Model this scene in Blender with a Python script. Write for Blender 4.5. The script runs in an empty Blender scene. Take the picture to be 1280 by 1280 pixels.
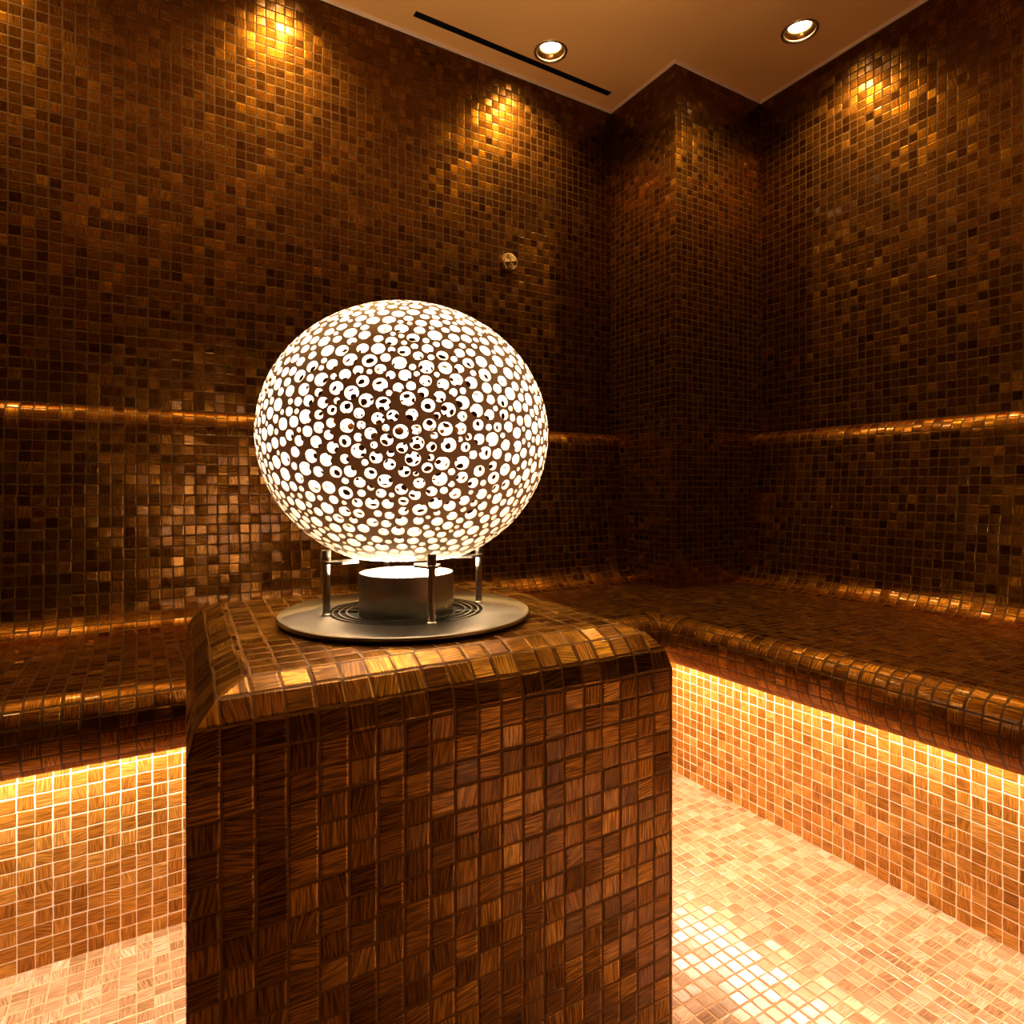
import bpy, bmesh, math, random
import numpy as np
from mathutils import Vector, Matrix
from mathutils.geometry import delaunay_2d_cdt

PI = math.pi
S = bpy.context.scene
C = S.collection

# ------------------------------------------------------------------ camera, world, exposure
CAM_H = 0.84
cam_d = bpy.data.cameras.new('camera')
cam = bpy.data.objects.new('camera', cam_d)
C.objects.link(cam)
cam.location = (0, 0, CAM_H)
cam.rotation_euler = (PI / 2, 0, -math.radians(30.8))
cam_d.sensor_width = 36
cam_d.lens = 36 * 787 / 1280
cam_d.shift_y = -28 / 1280
cam_d.clip_start = 0.02
S.camera = cam

w = bpy.data.worlds.new('world')
S.world = w
w.use_nodes = True
w.node_tree.nodes['Background'].inputs[0].default_value = (0.02, 0.012, 0.006, 1)
w.node_tree.nodes['Background'].inputs[1].default_value = 0.0

S.view_settings.view_transform = 'Standard'
S.view_settings.look = 'None'
S.view_settings.gamma = 1
S.view_settings.use_curve_mapping = False
S.view_settings.exposure = 0.0

STRIP_W = 8.8        # W per metre of the warm strips under the bench
STRIP_COL = (1.0, 0.77, 0.64)
SPOT_W = 34.0
SPOT_COL = (1.0, 0.60, 0.20)
GLOBE_W = 125.0
GLOBE_COL = (1.0, 0.86, 0.64)

P = 0.0255           # mosaic pitch
ZC = 2.26            # ceiling
WX, WY = 1.96, 1.84  # right wall plane, left wall plane
PX, PY = 1.53, 1.513 # corner pillar faces
BX, BY = -1.55, -1.55
ZS = 0.51            # seat height


# ------------------------------------------------------------------ node helpers
class NT:
    def __init__(s, name):
        s.m = bpy.data.materials.new(name)
        s.m.use_nodes = True
        s.t = s.m.node_tree
        s.b = s.t.nodes['Principled BSDF']

    def n(s, typ, **kw):
        x = s.t.nodes.new(typ)
        for k, v in kw.items():
            setattr(x, k, v)
        return x

    def put(s, sock, v):
        if isinstance(v, bpy.types.NodeSocket):
            s.t.links.new(v, sock)
        else:
            sock.default_value = v

    def math(s, op, a, b=0.0, c=0.0, clamp=False):
        x = s.n('ShaderNodeMath', operation=op, use_clamp=clamp)
        s.put(x.inputs[0], a); s.put(x.inputs[1], b); s.put(x.inputs[2], c)
        return x.outputs[0]

    def comb(s, a, b, c=0.0):
        x = s.n('ShaderNodeCombineXYZ')
        s.put(x.inputs[0], a); s.put(x.inputs[1], b); s.put(x.inputs[2], c)
        return x.outputs[0]

    def smooth(s, v, a, b, lo=0.0, hi=1.0):
        x = s.n('ShaderNodeMapRange', interpolation_type='SMOOTHSTEP')
        s.put(x.inputs[0], v)
        for i, q in enumerate((a, b, lo, hi)):
            s.put(x.inputs[1 + i], q)
        return x.outputs[0]

    def mix(s, f, a, b, mode='MIX'):
        x = s.n('ShaderNodeMix', data_type='RGBA', blend_type=mode)
        s.put(x.inputs[0], f)
        s.put(x.inputs[6], a); s.put(x.inputs[7], b)
        return x.outputs[2]

    def ramp(s, f, stops):
        x = s.n('ShaderNodeValToRGB')
        e = x.color_ramp.elements
        while len(e) < len(stops):
            e.new(0.5)
        for i, (p, c) in enumerate(stops):
            e[i].position = p
            e[i].color = (c[0], c[1], c[2], 1)
        s.put(x.inputs[0], f)
        return x.outputs[0]


def mosaic(name, stops, grout, seed=0.0, gw=0.06, rough=0.36, tilt=0.12, metal=0.8, coat=0.2, streak=1.0, bump=0.0006, spec=(1.0, 0.62, 0.28)):
    """Iridescent streaked glass mosaic, laid out in UV tile units."""
    t = NT(name)
    uv = t.n('ShaderNodeUVMap').outputs[0]
    # small wobble so that the courses are hand-set
    nz = t.n('ShaderNodeTexNoise', noise_dimensions='3D')
    t.put(nz.inputs['Vector'], uv); nz.inputs['Scale'].default_value = 0.7; nz.inputs['Detail'].default_value = 2
    wob = t.n('ShaderNodeVectorMath', operation='SUBTRACT')
    t.put(wob.inputs[0], nz.outputs['Color']); wob.inputs[1].default_value = (0.5, 0.5, 0.5)
    sc = t.n('ShaderNodeVectorMath', operation='SCALE')
    t.put(sc.inputs[0], wob.outputs[0]); sc.inputs['Scale'].default_value = 0.10
    ad = t.n('ShaderNodeVectorMath', operation='ADD')
    t.put(ad.inputs[0], uv); t.put(ad.inputs[1], sc.outputs[0])
    sep = t.n('ShaderNodeSeparateXYZ'); t.put(sep.inputs[0], ad.outputs[0])
    X, Y = sep.outputs[0], sep.outputs[1]
    cx, cy = t.math('FLOOR', X), t.math('FLOOR', Y)
    fx = t.math('SUBTRACT', t.math('FRACT', X), 0.5)
    fy = t.math('SUBTRACT', t.math('FRACT', Y), 0.5)
    cell = t.comb(cx, cy, seed)
    wn = t.n('ShaderNodeTexWhiteNoise', noise_dimensions='3D'); t.put(wn.inputs['Vector'], cell)
    rs = t.n('ShaderNodeSeparateColor'); t.put(rs.inputs[0], wn.outputs['Color'])
    r1, r2, r3 = rs.outputs[0], rs.outputs[1], rs.outputs[2]
    wn2 = t.n('ShaderNodeTexWhiteNoise', noise_dimensions='3D'); t.put(wn2.inputs['Vector'], t.comb(cx, cy, seed + 7.7))
    rs2 = t.n('ShaderNodeSeparateColor'); t.put(rs2.inputs[0], wn2.outputs['Color'])
    q1, q2, q3 = rs2.outputs[0], rs2.outputs[1], rs2.outputs[2]
    # tile shifted a little inside its cell
    gx = t.math('ADD', fx, t.math('MULTIPLY', t.math('SUBTRACT', q1, 0.5), 0.05))
    gy = t.math('ADD', fy, t.math('MULTIPLY', t.math('SUBTRACT', q2, 0.5), 0.05))
    ax, ay = t.math('ABSOLUTE', gx), t.math('ABSOLUTE', gy)
    # rounded square distance
    k = 0.5 - gw - 0.07
    dx = t.math('MAXIMUM', t.math('SUBTRACT', ax, k), 0.0)
    dy = t.math('MAXIMUM', t.math('SUBTRACT', ay, k), 0.0)
    d = t.math('SQRT', t.math('ADD', t.math('MULTIPLY', dx, dx), t.math('MULTIPLY', dy, dy)))
    mask = t.smooth(d, 0.060, 0.085, 1.0, 0.0)
    dome = t.smooth(d, 0.0, 0.085, 1.0, 0.0)
    # streaks: direction per tile, mostly upright or level, sometimes slanting
    ang = t.math('ADD', t.math('MULTIPLY', t.math('ROUND', r1), PI / 2),
                 t.math('MULTIPLY', t.math('POWER', t.math('SUBTRACT', q3, 0.5), 3.0), 2.4))
    ca, sa = t.math('COSINE', ang), t.math('SINE', ang)
    u = t.math('ADD', t.math('MULTIPLY', fx, ca), t.math('MULTIPLY', fy, sa))
    v = t.math('SUBTRACT', t.math('MULTIPLY', fy, ca), t.math('MULTIPLY', fx, sa))
    sv = t.comb(t.math('ADD', t.math('MULTIPLY', u, 0.8), t.math('MULTIPLY', r2, 91)),
                t.math('ADD', t.math('MULTIPLY', v, 13.0), t.math('MULTIPLY', r3, 77)), cx)
    sn = t.n('ShaderNodeTexNoise', noise_dimensions='3D')
    t.put(sn.inputs['Vector'], sv); sn.inputs['Scale'].default_value = 1.0
    sn.inputs['Detail'].default_value = 3; sn.inputs['Distortion'].default_value = 0.25
    st = t.smooth(sn.outputs[0], 0.3, 0.7)
    val = t.math('ADD', t.math('MULTIPLY', r2, 0.7), t.math('MULTIPLY', st, 0.3), clamp=True)
    col = t.ramp(val, stops)
    mul = t.smooth(st, 0.0, 1.0, 1.0 - 0.45 * streak, 1.0 + 0.35 * streak)
    br = t.n('ShaderNodeVectorMath', operation='SCALE')
    t.put(br.inputs[0], col); t.put(br.inputs['Scale'], mul)
    gn = t.n('ShaderNodeTexNoise'); t.put(gn.inputs['Vector'], uv); gn.inputs['Scale'].default_value = 6
    gcol = t.mix(gn.outputs[0], tuple(x * 0.75 for x in grout) + (1,), tuple(min(1, x * 1.25) for x in grout) + (1,))
    base = t.mix(mask, gcol, br.outputs[0])
    t.put(t.b.inputs['Base Color'], base)
    t.put(t.b.inputs['Metallic'], t.math('MULTIPLY', mask, t.math('ADD', metal * 0.97, t.math('MULTIPLY', r3, metal * 0.06))))
    ro = t.math('ADD', rough * 0.8, t.math('MULTIPLY', q2, rough * 0.45))
    t.put(t.b.inputs['Roughness'], t.math('ADD', t.math('MULTIPLY', mask, ro), t.math('MULTIPLY', t.math('SUBTRACT', 1.0, mask), 0.6)))
    t.put(t.b.inputs['Coat Weight'], t.math('MULTIPLY', mask, coat))
    t.b.inputs['Coat Roughness'].default_value = 0.12
    t.b.inputs['Specular Tint'].default_value = spec + (1,)
    # every piece leans its own way
    nm = t.n('ShaderNodeNormalMap', space='TANGENT')
    tx = t.math('ADD', 0.5, t.math('MULTIPLY', t.math('MULTIPLY', t.math('SUBTRACT', q1, 0.5), tilt), mask))
    ty = t.math('ADD', 0.5, t.math('MULTIPLY', t.math('MULTIPLY', t.math('SUBTRACT', r3, 0.5), tilt), mask))
    t.put(nm.inputs['Color'], t.comb(tx, ty, 1.0))
    bp = t.n('ShaderNodeBump'); bp.inputs['Distance'].default_value = bump
    bp.inputs['Strength'].default_value = 1.0
    h = t.math('ADD', t.math('ADD', dome, t.math('MULTIPLY', st, 0.10)), t.math('MULTIPLY', t.math('MULTIPLY', q3, mask), 0.4))
    t.put(bp.inputs['Height'], h)
    t.put(bp.inputs['Normal'], nm.outputs[0])
    t.put(t.b.inputs['Normal'], bp.outputs[0])
    t.put(t.b.inputs['Coat Normal'], bp.outputs[0])
    return t.m


BROWN = [(0.0, (0.080, 0.027, 0.0027)), (0.3, (0.108, 0.039, 0.0036)), (0.65, (0.146, 0.058, 0.0055)), (1.0, (0.230, 0.104, 0.013))]
SEATB = [(0.0, (0.085, 0.028, 0.0027)), (0.3, (0.115, 0.042, 0.004)), (0.65, (0.155, 0.062, 0.006)), (1.0, (0.25, 0.11, 0.014))]
PEDB = [(0.0, (0.075, 0.028, 0.0025)), (0.3, (0.14, 0.058, 0.006)), (0.65, (0.22, 0.100, 0.010)), (1.0, (0.40, 0.205, 0.026))]
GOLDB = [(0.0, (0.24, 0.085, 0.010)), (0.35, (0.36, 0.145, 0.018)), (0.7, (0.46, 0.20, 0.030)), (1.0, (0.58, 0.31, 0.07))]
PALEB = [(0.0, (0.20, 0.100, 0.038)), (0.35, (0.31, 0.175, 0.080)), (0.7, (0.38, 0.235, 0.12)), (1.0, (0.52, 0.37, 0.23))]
M = {}
M['wall'] = mosaic('mosaic wall', BROWN, (0.044, 0.018, 0.003), 1.0, gw=0.055, metal=0.965, tilt=0.078, streak=0.8, rough=0.32, bump=0.00018)
M['pedestal'] = mosaic('mosaic pedestal', PEDB, (0.13, 0.058, 0.009), 2.0, gw=0.045, metal=0.68, tilt=0.08, bump=0.0004, rough=0.30)
M['seat'] = mosaic('mosaic seat', SEATB, (0.030, 0.012, 0.0025), 3.0, tilt=0.08, metal=0.965, bump=0.0003, rough=0.40)
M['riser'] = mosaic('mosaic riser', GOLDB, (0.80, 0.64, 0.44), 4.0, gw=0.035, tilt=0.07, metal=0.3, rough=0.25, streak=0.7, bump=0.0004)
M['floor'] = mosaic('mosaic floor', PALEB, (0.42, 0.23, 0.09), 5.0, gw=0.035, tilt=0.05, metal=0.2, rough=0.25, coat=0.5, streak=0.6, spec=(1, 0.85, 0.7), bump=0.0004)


def plain(name, col, rough=0.5, metal=0.0, noise=0.0, scale=8.0, bump=0.0, stretch=None, emit=None, estr=0.0):
    t = NT(name)
    tc = t.n('ShaderNodeTexCoord').outputs['Object']
    mp = t.n('ShaderNodeMapping'); t.put(mp.inputs[0], tc)
    if stretch:
        mp.inputs['Scale'].default_value = stretch
    nz = t.n('ShaderNodeTexNoise'); t.put(nz.inputs['Vector'], mp.outputs[0])
    nz.inputs['Scale'].default_value = scale; nz.inputs['Detail'].default_value = 5
    c = t.mix(t.smooth(nz.outputs[0], 0.3, 0.7), tuple(x * (1 - noise) for x in col) + (1,), tuple(min(1, x * (1 + noise)) for x in col) + (1,))
    t.put(t.b.inputs['Base Color'], c)
    t.put(t.b.inputs['Roughness'], t.smooth(nz.outputs[0], 0.3, 0.7, rough * (1 - noise), rough * (1 + noise)))
    t.b.inputs['Metallic'].default_value = metal
    if bump:
        bp = t.n('ShaderNodeBump'); bp.inputs['Distance'].default_value = bump
        t.put(bp.inputs['Height'], nz.outputs[0]); t.put(t.b.inputs['Normal'], bp.outputs[0])
    if emit:
        t.b.inputs['Emission Color'].default_value = tuple(emit) + (1,)
        t.b.inputs['Emission Strength'].default_value = estr
    return t.m


M['plaster'] = plain('plaster', (0.86, 0.44, 0.12), 0.75, 0, 0.10, 1.6, 0.002)
M['bead'] = plain('plaster bead', (0.90, 0.66, 0.40), 0.6, 0, 0.05, 6)
M['black'] = plain('black metal', (0.004, 0.004, 0.004), 0.6, 0, 0.1)
M['steel'] = plain('brushed steel', (0.55, 0.52, 0.46), 0.30, 1.0, 0.04, 30)
M['plate_steel'] = plain('turned steel plate', (0.38, 0.35, 0.28), 0.33, 1.0, 0.06, 14)
for key, ani, bc in (('steel', 0.85, None), ('plate_steel', 0.8, None)):
    m_ = M[key]; nt = m_.node_tree; pb = nt.nodes['Principled BSDF']
    tg = nt.nodes.new('ShaderNodeTangent'); tg.direction_type = 'RADIAL'; tg.axis = 'Z'
    nt.links.new(tg.outputs[0], pb.inputs['Tangent'])
    pb.inputs['Anisotropic'].default_value = ani
M['rubber'] = plain('black rubber', (0.012, 0.010, 0.008), 0.6, 0, 0.1)
M['ceramic'] = plain('porcelain', (0.76, 0.66, 0.58), 0.55, 0, 0.04, 20)
M['brass'] = plain('brass', (0.80, 0.64, 0.38), 0.33, 1.0, 0.1, 30)
M['reflector'] = plain('gold reflector', (0.85, 0.52, 0.16), 0.25, 1.0, 0.05)
M['lens'] = plain('lamp lens', (0.9, 0.8, 0.6), 0.4, 0, 0.0, 1, 0, None, (1.0, 0.80, 0.50), 40.0)
M['diffuser'] = plain('fire glass diffuser', (0.9, 0.85, 0.75), 0.4, 0, 0.0, 1, 0, None, (1.0, 0.80, 0.52), 110.0)
M['led'] = plain('strip diffuser', (0.9, 0.8, 0.6), 0.5, 0, 0.0, 1, 0, None, (1.0, 0.62, 0.28), 4.0)


# ------------------------------------------------------------------ mesh helpers
class MB:
    def __init__(s):
        s.v = []; s.f = []; s.uv = []; s.sm = []

    def quad(s, pts, uvs=None, smooth=False):
        i = len(s.v)
        s.v += [tuple(p) for p in pts]
        s.f.append(tuple(range(i, i + len(pts))))
        s.uv.append(uvs or [(0, 0)] * len(pts))
        s.sm.append(smooth)

    def grid(s, fn, nu, nv, uvfn=None, smooth=True, close_u=False):
        i0 = len(s.v)
        for a in range(nu if close_u else nu + 1):
            for b in range(nv + 1):
                s.v.append(tuple(fn(a, b)))
        W = nv + 1
        for a in range(nu):
            for b in range(nv):
                a2 = (a + 1) % nu if close_u else a + 1
                s.f.append((i0 + a * W + b, i0 + a2 * W + b, i0 + a2 * W + b + 1, i0 + a * W + b + 1))
                s.uv.append([uvfn(a, b), uvfn(a + 1, b), uvfn(a + 1, b + 1), uvfn(a, b + 1)] if uvfn else [(0, 0)] * 4)
                s.sm.append(smooth)

    def lathe(s, prof, cx=0, cy=0, n=64, smooth=True, seg=None):
        a0, a1 = seg or (0, 2 * PI)
        full = seg is None
        def fn(a, b):
            r, z = prof[b]
            t = a0 + (a1 - a0) * a / n
            return (cx + r * math.cos(t), cy + r * math.sin(t), z)
        s.grid(fn, n, len(prof) - 1, None, smooth, close_u=full)

    def build(s, name, mat, parent=None, weld=0.0, auto=None):
        me = bpy.data.meshes.new(name)
        me.from_pydata(s.v, [], s.f)
        ul = me.uv_layers.new(name='UVMap')
        k = 0
        for f in s.uv:
            for q in f:
                ul.data[k].uv = q
                k += 1
        me.polygons.foreach_set('use_smooth', s.sm)
        if weld:
            bm = bmesh.new(); bm.from_mesh(me)
            bmesh.ops.remove_doubles(bm, verts=bm.verts, dist=weld)
            bmesh.ops.recalc_face_normals(bm, faces=bm.faces)
            if auto is not None:
                for e in bm.edges:
                    if len(e.link_faces) == 2 and e.calc_face_angle(0) > auto:
                        e.smooth = False
            bm.to_mesh(me); bm.free()
        me.materials.append(mat)
        o = bpy.data.objects.new(name, me)
        C.objects.link(o)
        if parent:
            o.parent = parent
        return o


def empty(name, loc=(0, 0, 0), label=None, cat=None, group=None):
    o = bpy.data.objects.new(name, None)
    o.location = loc
    o.empty_display_size = 0.1
    C.objects.link(o)
    if label: o['label'] = label
    if cat: o['category'] = cat
    if group: o['group'] = group
    return o


def structure(o, label=None, cat=None):
    o['kind'] = 'structure'
    if label: o['label'] = label
    if cat: o['category'] = cat
    return o


def tiled_quad(name, pts, uvs, mat, sub=1):
    b = MB()
    b.quad(pts, [(u / P, v / P) for u, v in uvs])
    return b.build(name, mat)


def cdt_holes(outer, holes):
    """triangles of the area inside `outer` (convex or not) with the polygons in `holes` cut out"""
    vs, fs = [], []
    for poly in [outer] + holes:
        i = len(vs)
        vs += [Vector((p[0], p[1])) for p in poly]
        fs.append(list(range(i, i + len(poly))))
    r = delaunay_2d_cdt(vs, [], fs, 0, 1e-7)
    out_v, out_f, ovo, ofo = r[0], r[2], r[3], r[5]
    faces = [tuple(f) for f, og in zip(out_f, ofo) if list(og) == [0]]
    return out_v, faces, ovo


# ------------------------------------------------------------------ room shell
tiled_quad_l = [
    ('wall_left', [(BX, WY, 0.0), (WX, WY, 0.0), (WX, WY, ZC), (BX, WY, ZC)], [(BX, 0), (WX, 0), (WX, ZC), (BX, ZC)],
     'tall wall of dark brown and gold glass mosaic left of the pillar'),
    ('wall_right', [(WX, WY, 0.0), (WX, BY, 0.0), (WX, BY, ZC), (WX, WY, ZC)], [(0, 0), (WY - BY, 0), (WY - BY, ZC), (0, ZC)],
     'dark brown glass mosaic wall right of the pillar'),
    ('wall_back', [(WX, BY, 0), (BX, BY, 0), (BX, BY, ZC), (WX, BY, ZC)], [(0, 0), (WX - BX, 0), (WX - BX, ZC), (0, ZC)],
     'brown mosaic wall behind the camera'),
    ('wall_side', [(BX, BY, 0), (BX, WY, 0), (BX, WY, ZC), (BX, BY, ZC)], [(0, 0), (WY - BY, 0), (WY - BY, ZC), (0, ZC)],
     'brown mosaic wall beyond the left edge of the picture'),
]
for nme, pts, uvs, lab in tiled_quad_l:
    structure(tiled_quad(nme, pts, uvs, M['wall']), lab, 'wall')

b = MB()
b.quad([(PX, WY, ZS - 0.1), (PX, PY, ZS - 0.1), (PX, PY, ZC), (PX, WY, ZC)],
       [(q / P, z / P) for q, z in ((0, 0), (WY - PY, 0), (WY - PY, ZC), (0, ZC))])
o0 = (WY - PY)
b.quad([(PX, PY, ZS - 0.1), (WX, PY, ZS - 0.1), (WX, PY, ZC), (PX, PY, ZC)],
       [((o0 + q) / P, z / P) for q, z in ((0, 0), (WX - PX, 0), (WX - PX, ZC), (0, ZC))])
structure(b.build('wall_pillar', M['wall']), 'square mosaic pillar filling the corner between the two walls', 'pillar')

structure(tiled_quad('floor', [(BX, BY, 0), (1.45, BY, 0), (1.45, 1.45, 0), (BX, 1.45, 0)],
                     [(BX, BY), (1.45, BY), (1.45, 1.45), (BX, 1.45)], M['floor']),
          'brightly lit golden glass mosaic floor', 'floor')

LAMPS = [(1.153, 1.690), (1.765, 1.219), (0.370, 1.690), (-0.413, 1.690), (1.765, 0.44), (1.765, -0.34)]
R_CUT = 0.046
slot = (0.712, 1.459, 1.750, 1.774)
outer = [(BX, BY), (WX, BY), (WX, PY), (PX, PY), (PX, WY), (BX, WY)]
holes = [[(x + R_CUT * math.cos(a * PI / 18), y + R_CUT * math.sin(a * PI / 18)) for a in range(36)] for x, y in LAMPS]
holes.append([(slot[0], slot[2]), (slot[1], slot[2]), (slot[1], slot[3]), (slot[0], slot[3])])
vs, fs, _ = cdt_holes(outer, holes)
b = MB()
for f in fs:
    p = [(vs[i][0], vs[i][1], ZC) for i in f]
    b.quad(p)
structure(b.build('ceiling', M['plaster'], None, 1e-5), 'smooth tan plaster ceiling', 'ceiling')

# thin pale shadow-gap bead that runs round the ceiling edge
b = MB()
t_, h_ = 0.006, 0.010
inn = [(BX + t_, BY + t_), (WX - t_, BY + t_), (WX - t_, PY - t_), (PX - t_, PY - t_), (PX - t_, WY - t_), (BX + t_, WY - t_)]
for i in range(6):
    j = (i + 1) % 6
    a, c, ai, ci = outer[i], outer[j], inn[i], inn[j]
    b.quad([(*a, ZC - h_), (*c, ZC - h_), (*ci, ZC - h_), (*ai, ZC - h_)])
    b.quad([(*ai, ZC - h_), (*ci, ZC - h_), (*ci, ZC), (*ai, ZC)])
structure(b.build('trim_1', M['bead'], None, 1e-5), 'thin pale bead where the ceiling meets the mosaic walls', 'trim')

# ------------------------------------------------------------------ bench: seat with rolled lip, riser, backrests with ledge and cove
LX, LY = 1.17, 1.21      # lip front of the right and the left run
RX, RY = 1.375, 1.375    # riser planes


def arc(cx, cz, r, a0, a1, n):
    return [(cx + r * math.cos(math.radians(a0 + (a1 - a0) * i / n)), cz + r * math.sin(math.radians(a0 + (a1 - a0) * i / n))) for i in range(n + 1)]


def resample(pr):
    L = [0]
    for i in range(1, len(pr)):
        L.append(L[-1] + math.hypot(pr[i][0] - pr[i - 1][0], pr[i][1] - pr[i - 1][1]))
    return L


def run(b, prof, pt, ends, usign=1, v0=0.0, n=1):
    """sweep prof (offset, z) along a straight run; ends(e) gives the two end coordinates at that offset"""
    L = resample(prof)
    def fn(a, k):
        e, z = prof[k]
        s0, s1 = ends(e)
        return pt(s0 + (s1 - s0) * a / n, e, z)
    def uvf(a, k):
        s0, s1 = ends(prof[k][0])
        return (usign * (s0 + (s1 - s0) * a / n) / P, v0 + L[k] / P)
    b.grid(fn, n, len(prof) - 1, uvf, True)


# profile from the underside of the overhang, round the lip, and back over the seat
lip = [(0.14, 0.415), (0.085, 0.415), (0.075, 0.385)] + \
      arc(0.065, 0.445, 0.065, 268, 180, 7) + arc(0.055, ZS - 0.055, 0.055, 180, 90, 7)
bench = empty('tiled_bench', (1.2, 1.2, 0), 'L-shaped built-in bench in brown glass mosaic along both walls', 'bench')


def bpart(name, mb, mat, weld=0.0):
    o = mb.build(name, mat, None, weld)
    o.parent = bench
    o.matrix_parent_inverse = Matrix.Translation((-1.2, -1.2, 0))
    return o


b = MB()
run(b, [(e, z) for e, z in lip] + [(0.60, ZS)][:0] + [(WY - 0.16 - LY, ZS)],
    lambda s, e, z: (s, LY + e, z), lambda e: (BX, LX + e))
bpart('seat', b, M['seat'])
b = MB()
run(b, [(e, z) for e, z in lip] + [(WX - 0.16 - LX, ZS)],
    lambda s, e, z: (LX + e, s, z), lambda e: (LY + e, BY))
bpart('seat', b, M['seat'])
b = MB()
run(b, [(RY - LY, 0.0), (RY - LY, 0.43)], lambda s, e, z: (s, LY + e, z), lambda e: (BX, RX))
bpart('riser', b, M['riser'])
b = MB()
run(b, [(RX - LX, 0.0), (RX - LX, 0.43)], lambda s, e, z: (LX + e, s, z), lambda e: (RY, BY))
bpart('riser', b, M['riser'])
# flat soffit above the light strips
b = MB()
b.quad([(BX, LY + 0.14, 0.415), (LX + 0.14, LY + 0.14, 0.415), (RX, RY, 0.415), (BX, RY, 0.415)])
b.quad([(LX + 0.14, LY + 0.14, 0.415), (LX + 0.14, BY, 0.415), (RX, BY, 0.415), (RX, RY, 0.415)])
bpart('soffit', b, M['plaster'])

back = [(0.045 * math.sin(math.radians(a)), 0.985 + 0.06 * math.cos(math.radians(a))) for a in (0, 12, 24, 36, 48, 60, 72, 84)] + [(0.047, 0.955), (0.062, 0.82), (0.082, 0.66), (0.090, 0.585)] + \
       [(0.160 - 0.070 * math.cos(math.radians(a)), 0.585 - 0.075 * math.sin(math.radians(a))) for a in (15, 30, 45, 60, 75, 90)]
back = back[::-1]
b = MB()
run(b, back, lambda s, e, z: (s, WY - e, z), lambda e: (BX, PX))
bpart('backrest', b, M['wall'])
b = MB()
run(b, back, lambda s, e, z: (WX - e, s, z), lambda e: (PY, BY), -1)
bpart('backrest', b, M['wall'])

# warm light strips tucked in the recess under the overhang
def strip(name, x0, y0, x1, y1, tilt_axis):
    L = math.hypot(x1 - x0, y1 - y0)
    ld = bpy.data.lights.new('strip_light', 'AREA')
    ld.shape = 'RECTANGLE'; ld.size = L; ld.size_y = 0.012
    ld.energy = STRIP_W * L; ld.color = STRIP_COL
    lo = bpy.data.objects.new('strip_light', ld); C.objects.link(lo)
    lo.location = ((x0 + x1) / 2, (y0 + y1) / 2, 0.404)
    lo.rotation_euler = (0, 0, math.atan2(y1 - y0, x1 - x0))
    bb = MB()
    if tilt_axis == 'x':
        bx = (min(x0, x1), y0 - 0.008, max(x0, x1), y0 + 0.008)
    else:
        bx = (x0 - 0.008, min(y0, y1), x0 + 0.008, max(y0, y1))
    xa, ya, xb, yb = bx
    z0, z1 = 0.4065, 0.4149
    c = [(xa, ya), (xb, ya), (xb, yb), (xa, yb)]
    bb.quad([(x, y, z0) for x, y in c][::-1])
    for i in range(4):
        p, q = c[i], c[(i + 1) % 4]
        bb.quad([(*p, z0), (*q, z0), (*q, z1), (*p, z1)])
    return bpart('led_strip', bb, M['led'])


strip('led', BX + 0.02, RY - 0.045, RX - 0.05, RY - 0.045, 'x')
strip('led', RX - 0.045, RY - 0.06, RX - 0.045, BY + 0.02, 'y')

# ------------------------------------------------------------------ pedestal
ped_x0, ped_x1, ped_y0, ped_y1 = 0.034, 0.575, 0.572, 1.085
SK = 0.060
PP_U, PP_V = 0.0268, 0.0253
prof = [(0.0, 0.0), (0.0, 0.617), (0.0065, 0.6415), (0.0235, 0.6600), (0.0470, 0.6700)]
ped = empty('tiled_pedestal', (0.31, 0.82, 0), 'waist-high brown glass mosaic pedestal with rounded top edges under the round lamp', 'pedestal')
zt = 0.6735


def pc(i, j, e, z):
    x = (ped_x0 + e) if i == 0 else (ped_x1 - e)
    y = (ped_y0 + e) if j == 0 else (ped_y1 - e)
    return (x + SK * (y - ped_y0), y, z)


b = MB()
L = resample(prof)
corners = [(0, 0), (1, 0), (1, 1), (0, 1)]
for k in range(4):
    (i0, j0), (i1, j1) = corners[k], corners[(k + 1) % 4]
    for s in range(len(prof) - 1):
        e0, z0 = prof[s]; e1, z1 = prof[s + 1]
        pts = [pc(i0, j0, e0, z0), pc(i1, j1, e0, z0), pc(i1, j1, e1, z1), pc(i0, j0, e1, z1)]
        def along(p):
            if k == 0: return (p[0] - ped_x0) / PP_U + 0.02
            if k == 1: return 40 + (p[1] - ped_y0) / PP_V
            if k == 2: return 80 + (ped_x1 - p[0]) / PP_U
            return 120 + (ped_y1 - p[1]) / PP_V
        vv = [v / PP_V - L[1] / PP_V + 40 for v in (L[s], L[s], L[s + 1], L[s + 1])]
        b.quad(pts, [(along(p), v) for p, v in zip(pts, vv)])
    
e, z = prof[-1]
pts = [pc(i, j, e, z) for i, j in corners]
b.quad(pts, [((p[0] - SK * (p[1] - ped_y0) - ped_x0) / PP_U + 0.02, 43 + (p[1] - ped_y0 - e) / PP_V) for p in pts])
o = b.build('body', M['pedestal'])
bmx = bmesh.new(); bmx.from_mesh(o.data)
bmesh.ops.remove_doubles(bmx, verts=bmx.verts, dist=1e-5)
bmx.to_mesh(o.data); bmx.free()
# soften the arrises a touch, keeping the faceted courses
bv = o.modifiers.new('arris', 'BEVEL'); bv.width = 0.0022; bv.segments = 2; bv.limit_method = 'ANGLE'; bv.angle_limit = math.radians(12)
o.parent = ped
o.matrix_parent_inverse = Matrix.Translation((-0.31, -0.82, 0))

# ------------------------------------------------------------------ globe lamp
GX, GY = 0.312, 0.800
PZ = 0.6700          # pedestal top
lamp = empty('globe_lamp', (GX, GY, PZ), 'large perforated white ceramic globe lamp on a round steel base, on the pedestal', 'lamp')
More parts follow.
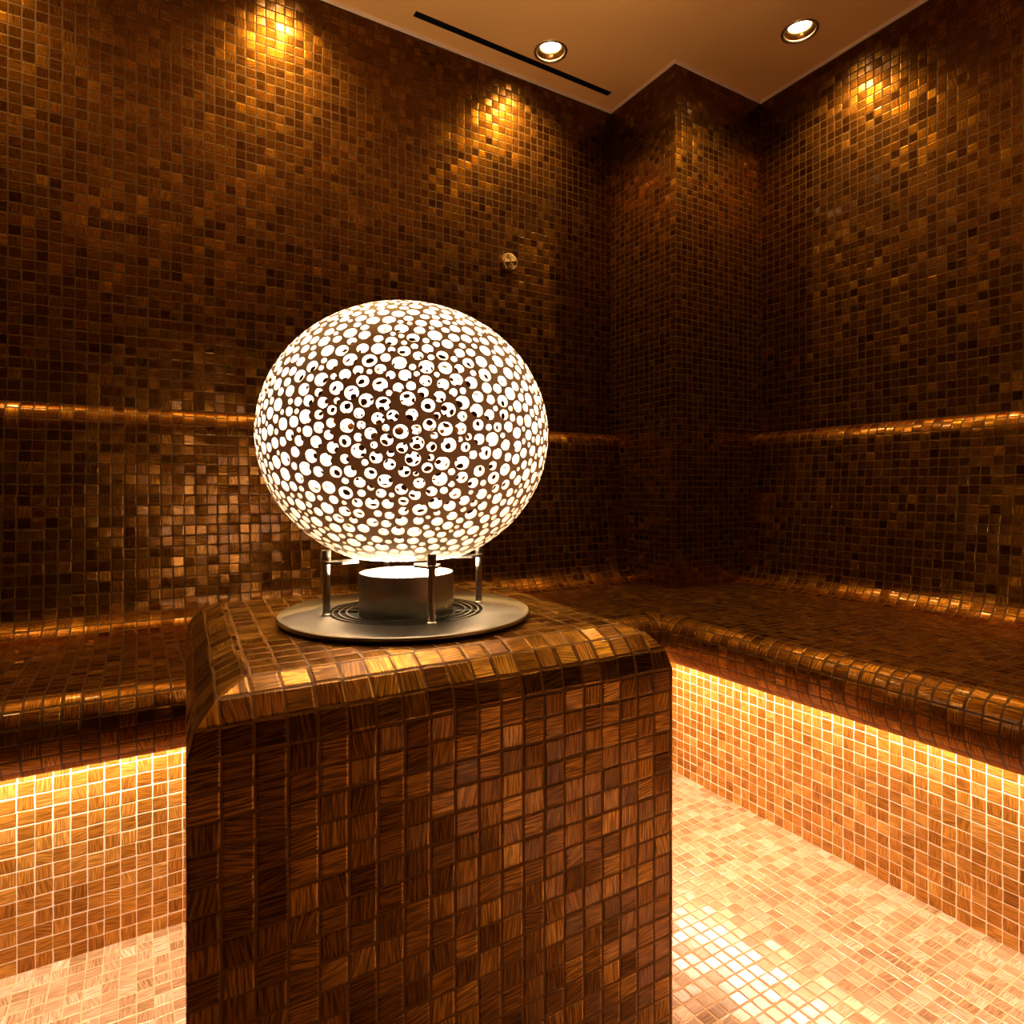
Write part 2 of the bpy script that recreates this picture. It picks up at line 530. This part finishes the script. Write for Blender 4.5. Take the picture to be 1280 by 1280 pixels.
# base plate (local coordinates from here)
b = MB()
b.lathe([(0.0, 0.0002), (0.161, 0.0002), (0.162, 0.0045), (0.0, 0.0045)], n=96)
b.build('gasket_slot_shade', M['black'], lamp, 1e-6, 0.5)  # gasket; near-black colour also stands in for shade of a deeper recess below grille
plate = MB()
plate.lathe([(0.102, 0.0046), (0.164, 0.0046), (0.1648, 0.0055), (0.1648, 0.0085), (0.1635, 0.0095), (0.103, 0.0095), (0.102, 0.0090), (0.102, 0.0046)], n=128)
base = plate.build('base_plate', M['plate_steel'], lamp, 1e-6, 0.5)
for r in (0.0960, 0.0875, 0.0785):
    q = MB()
    q.lathe([(r - 0.0011, 0.0050), (r + 0.0011, 0.0050), (r + 0.0011, 0.0092), (r - 0.0011, 0.0092), (r - 0.0011, 0.0050)], n=96)
    q.build('grille_ring', M['plate_steel'], base, 1e-6, 0.5)
# spokes that carry the grille rings
for k in range(6):
    q = MB()
    a = k * PI / 3 + 0.5
    ca, sa = math.cos(a), math.sin(a)
    w_ = 0.002
    P4 = [(0.066 * ca + w_ * sa, 0.066 * sa - w_ * ca), (0.1025 * ca + w_ * sa, 0.1025 * sa - w_ * ca),
          (0.1025 * ca - w_ * sa, 0.1025 * sa + w_ * ca), (0.066 * ca - w_ * sa, 0.066 * sa + w_ * ca)]
    q.quad([(x, y, 0.0078) for x, y in P4])
    for i in range(4):
        a_, c_ = P4[i], P4[(i + 1) % 4]
        q.quad([(*a_, 0.0046), (*c_, 0.0046), (*c_, 0.0078), (*a_, 0.0078)])
    q.build('spoke', M['plate_steel'], base, 1e-6, 0.5)
# burner cup
q = MB()
q.lathe([(0.0, 0.0050), (0.0615, 0.0050), (0.0625, 0.006), (0.0625, 0.0595), (0.0620, 0.0602), (0.0600, 0.0602), (0.0597, 0.0595), (0.0597, 0.0560), (0.0, 0.0560)], n=96)
cup = q.build('light_housing', M['steel'], lamp, 1e-6, 0.5)
q = MB()
q.lathe([(0.0, 0.0562), (0.0595, 0.0562), (0.0595, 0.0585), (0.056, 0.0592), (0.0, 0.0596)], n=64)
q.build('diffuser', M['diffuser'], cup, 1e-6, 0.5)
# posts and little tabs
RO, RI = 0.105, 0.066
GZ, GA, GB = 0.912 - PZ, 0.190, 0.174
for k in range(4):
    a = math.radians(-5 + 90 * k)
    q = MB()
    cx, cy = RO * math.cos(a), RO * math.sin(a)
    q.lathe([(0.0, 0.0094), (0.0056, 0.0094), (0.0056, 0.0115), (0.0046, 0.0125), (0.0046, 0.0790), (0.0056, 0.0800), (0.0056, 0.0930), (0.0, 0.0930)], cx, cy, n=24)
    post = q.build('post', M['steel'], lamp, 1e-6, 0.5)
    q = MB()
    ca, sa = math.cos(a), math.sin(a)
    def tp(r, t, z):
        return (r * ca - t * sa, r * sa + t * ca, z)
    o4 = [(RI, -0.010), (0.088, -0.017), (RO + 0.004, -0.006), (RO + 0.004, 0.006), (0.088, 0.017), (RI, 0.010)]
    q.quad([tp(r, t, 0.0785) for r, t in o4])
    q.quad([tp(r, t, 0.0755) for r, t in o4][::-1])
    for i in range(6):
        j = (i + 1) % 6
        q.quad([tp(*o4[i], 0.0755), tp(*o4[j], 0.0755), tp(*o4[j], 0.0785), tp(*o4[i], 0.0785)])
    q.build('bracket', M['steel'], post, 1e-6, 0.3)

# perforated globe: random packing of round holes over the sphere
rng = np.random.default_rng(11)
open_r = 0.074
th_max = PI - math.asin(open_r / GA)
cen = np.zeros((4000, 3)); rad = np.zeros(4000); N = 0
WEB = 0.0145
for r_, want in ((0.043, 430), (0.036, 520), (0.031, 330), (0.026, 420), (0.021, 520), (0.017, 420)):
    got = 0; miss = 0
    while got < want and miss < 2600:
        v = rng.normal(size=3); v /= np.linalg.norm(v)
        rr = r_ * (0.91 + 0.12 * rng.random())
        th = math.acos(max(-1, min(1, v[2])))
        if th + rr + 0.012 > th_max:
            miss += 1; continue
        if N:
            dd = np.arccos(np.clip(cen[:N] @ v, -1, 1)) - rad[:N] - rr
            if dd.min() < WEB:
                # slide away from the nearest few holes and try again once
                i = int(dd.argmin())
                v2 = v + (v - cen[i]) / np.linalg.norm(v - cen[i]) * (WEB - dd[i] + 0.0005)
                v2 /= np.linalg.norm(v2)
                dd = np.arccos(np.clip(cen[:N] @ v2, -1, 1)) - rad[:N] - rr
                th2 = math.acos(max(-1, min(1, v2[2])))
                if dd.min() < WEB or th2 + rr + 0.012 > th_max:
                    miss += 1; continue
                v = v2
        cen[N] = v; rad[N] = rr; N += 1; got += 1; miss = 0


def stereo(p):
    return (p[0] / (1 + p[2]), p[1] / (1 + p[2]))


def unstereo(x, y):
    r2 = x * x + y * y
    return (2 * x / (1 + r2), 2 * y / (1 + r2), (1 - r2) / (1 + r2))


loops = []
NO = 96
loops.append([(math.sin(th_max) * math.cos(2 * PI * i / NO), math.sin(th_max) * math.sin(2 * PI * i / NO), math.cos(th_max)) for i in range(NO)])
for i in range(N):
    c = Vector(cen[i]); t1 = c.orthogonal().normalized(); t2 = c.cross(t1)
    n_ = 16 if rad[i] > 0.03 else 12
    ph = rng.random() * 6
    loops.append([tuple(c * math.cos(rad[i]) + (t1 * math.cos(ph + 2 * PI * k / n_) + t2 * math.sin(ph + 2 * PI * k / n_)) * math.sin(rad[i])) for k in range(n_)])
pl = [[stereo(p) for p in L_] for L_ in loops]
vs, fs, ovo = cdt_holes(pl[0], pl[1:])
used = sorted({i for f in fs for i in f})
mp_ = {i: k for k, i in enumerate(used)}
dirs = [unstereo(vs[i][0], vs[i][1]) for i in used]
nV = len(dirs)
TH = 0.0052
CONE = 0.97
owner = {}
for li, L_ in enumerate(loops[1:]):
    for p in L_:
        owner[tuple(round(q, 5) for q in p)] = li
inner = []
for d in dirs:
    li = owner.get(tuple(round(q, 5) for q in d))
    if li is None:
        inner.append(d)
    else:
        c_ = Vector(cen[li]); q_ = (c_ + (Vector(d) - c_) * CONE).normalized(); inner.append(tuple(q_))
print('holes', N, 'matched', sum(1 for d in dirs if tuple(round(q, 5) for q in d) in owner), len(dirs))
V = [(d[0] * GA, d[1] * GA, d[2] * GB + GZ) for d in dirs] + [(d[0] * (GA - TH), d[1] * (GA - TH), d[2] * (GB - TH) + GZ) for d in inner]
F = []
ecount = {}
for f in fs:
    g = [mp_[i] for i in f]
    a3 = [Vector(V[i]) for i in g]
    nrm = (a3[1] - a3[0]).cross(a3[2] - a3[0])
    if nrm.dot(Vector(dirs[g[0]])) < 0:
        g = g[::-1]
    F.append(tuple(g)); F.append(tuple(i + nV for i in g[::-1]))
    for i in range(3):
        e = (g[i], g[(i + 1) % 3])
        ecount[e] = 1
sharp = set()
for (a, c) in list(ecount):
    if (c, a) not in ecount:
        F.append((c, a, a + nV, c + nV))
        sharp.add((min(a, c), max(a, c))); sharp.add((min(a, c) + nV, max(a, c) + nV))
me = bpy.data.meshes.new('globe')
me.from_pydata(V, [], F)
me.polygons.foreach_set('use_smooth', [True] * len(F))
es = [(min(e.vertices), max(e.vertices)) in sharp for e in me.edges]
at = me.attributes.new('sharp_edge', 'BOOLEAN', 'EDGE')
at.data.foreach_set('value', es)
me.materials.append(M['ceramic'])
gl = bpy.data.objects.new('globe', me); C.objects.link(gl); gl.parent = lamp
gl['label'] = 'white ceramic globe pierced all over with round holes'

# the lamp's own light: an upward source in the housing and the bulb glow inside the globe
ld = bpy.data.lights.new('globe_light', 'SPOT')
ld.spot_size = math.radians(130); ld.spot_blend = 0.8
ld.energy = GLOBE_W; ld.color = GLOBE_COL; ld.shadow_soft_size = 0.04
lo = bpy.data.objects.new('globe_light', ld); C.objects.link(lo); lo.parent = lamp; lo.location = (0, 0, 0.075); lo.rotation_euler = (PI, 0, 0)

# ------------------------------------------------------------------ downlights
def downlight(loc, label):
    t = empty('ceiling_downlight', loc, label, 'downlight', 'recessed ceiling downlights')
    b = MB()
    b.lathe([(R_CUT - 0.001, 0.004), (R_CUT - 0.001, -0.0015), (R_CUT + 0.004, -0.0028), (R_CUT + 0.0085, -0.0018), (R_CUT + 0.009, -0.0002)], n=48)
    b.build('trim_ring', M['brass'], t)
    b = MB()
    b.lathe([(R_CUT - 0.001, 0.003), (0.040, 0.005), (0.034, 0.010), (0.030, 0.016), (0.029, 0.020)], n=48)
    b.build('reflector', M['reflector'], t)
    b = MB()
    b.lathe([(0.0295, 0.018), (0.024, 0.0155), (0.012, 0.0140), (0.0, 0.0135)], n=32)
    b.build('lens', M['lens'], t)
    ld = bpy.data.lights.new('downlight_beam', 'SPOT')
    ld.energy = SPOT_W; ld.color = SPOT_COL; ld.spot_size = math.radians(125); ld.spot_blend = 0.9
    ld.shadow_soft_size = 0.022
    lo = bpy.data.objects.new('downlight_beam', ld); C.objects.link(lo); lo.parent = t
    lo.location = (0, 0, 0.004)
    return t


LABELS = ['downlight beside the black ceiling slot, nearer the left wall',
          'downlight nearer the right wall, right of the corner pillar',
          'downlight above the bright patch at the top of the left wall, out of frame',
          'downlight over the far left bench, out of frame',
          'downlight over the right bench, out of frame',
          'downlight over the near end of the right bench, out of frame']
for (x, y), lab in zip(LAMPS, LABELS):
    downlight((x, y, ZC), lab)

# ------------------------------------------------------------------ slot diffuser in the ceiling
t = empty('ceiling_vent', ((slot[0] + slot[1]) / 2, (slot[2] + slot[3]) / 2, ZC), 'long narrow black air slot in the ceiling along the left wall', 'vent')
hx, hy = (slot[1] - slot[0]) / 2 - 0.0004, (slot[3] - slot[2]) / 2 - 0.0004
b = MB()
c4 = [(-hx, -hy), (hx, -hy), (hx, hy), (-hx, hy)]
for i in range(4):
    a, c = c4[i], c4[(i + 1) % 4]
    b.quad([(*a, 0.05), (*c, 0.05), (*c, 0.0), (*a, 0.0)])
b.quad([(x, y, 0.05) for x, y in c4])
b.build('slot_box', M['black'], t, 1e-6)
b = MB()
b.quad([(-hx, -0.001, 0.004), (hx, -0.001, 0.004), (hx, 0.001, 0.004), (-hx, 0.001, 0.004)])
for s in (-1, 1):
    b.quad([(-hx, s * 0.001, 0.004), (hx, s * 0.001, 0.004), (hx, s * 0.001, 0.03), (-hx, s * 0.001, 0.03)])
b.build('blade', M['black'], t, 1e-6)

# ------------------------------------------------------------------ round metal button on the left wall
t = empty('wall_button', (1.084, WY, 1.61), 'small round brass-coloured metal knob with a crossed face, high on the left wall', 'knob')
t.rotation_euler = (PI / 2, 0, 0)
b = MB()
b.lathe([(0.0300, 0.0), (0.0300, 0.007), (0.0285, 0.010), (0.0262, 0.0105), (0.0250, 0.0085), (0.0, 0.0075)], n=48)
b.build('rim', M['brass'], t, 1e-6, 0.5)
b = MB()
# four facets meeting in a raised cross
for k in range(4):
    a0 = k * PI / 2 + 0.25
    for dlt, hgt in ((0.0, 0.0140), (PI / 4, 0.0095)):
        a = a0 + dlt
        r = 0.0243
        p0 = (0, 0, 0.0150)
        p1 = (r * math.cos(a), r * math.sin(a), hgt)
        p2 = (r * math.cos(a + PI / 4), r * math.sin(a + PI / 4), 0.0235 - hgt)
        b.quad([p0, p1, p2])
        b.quad([p1, (p1[0], p1[1], 0.008), (p2[0], p2[1], 0.008), p2])
b.build('dial', M['brass'], t, 1e-6)
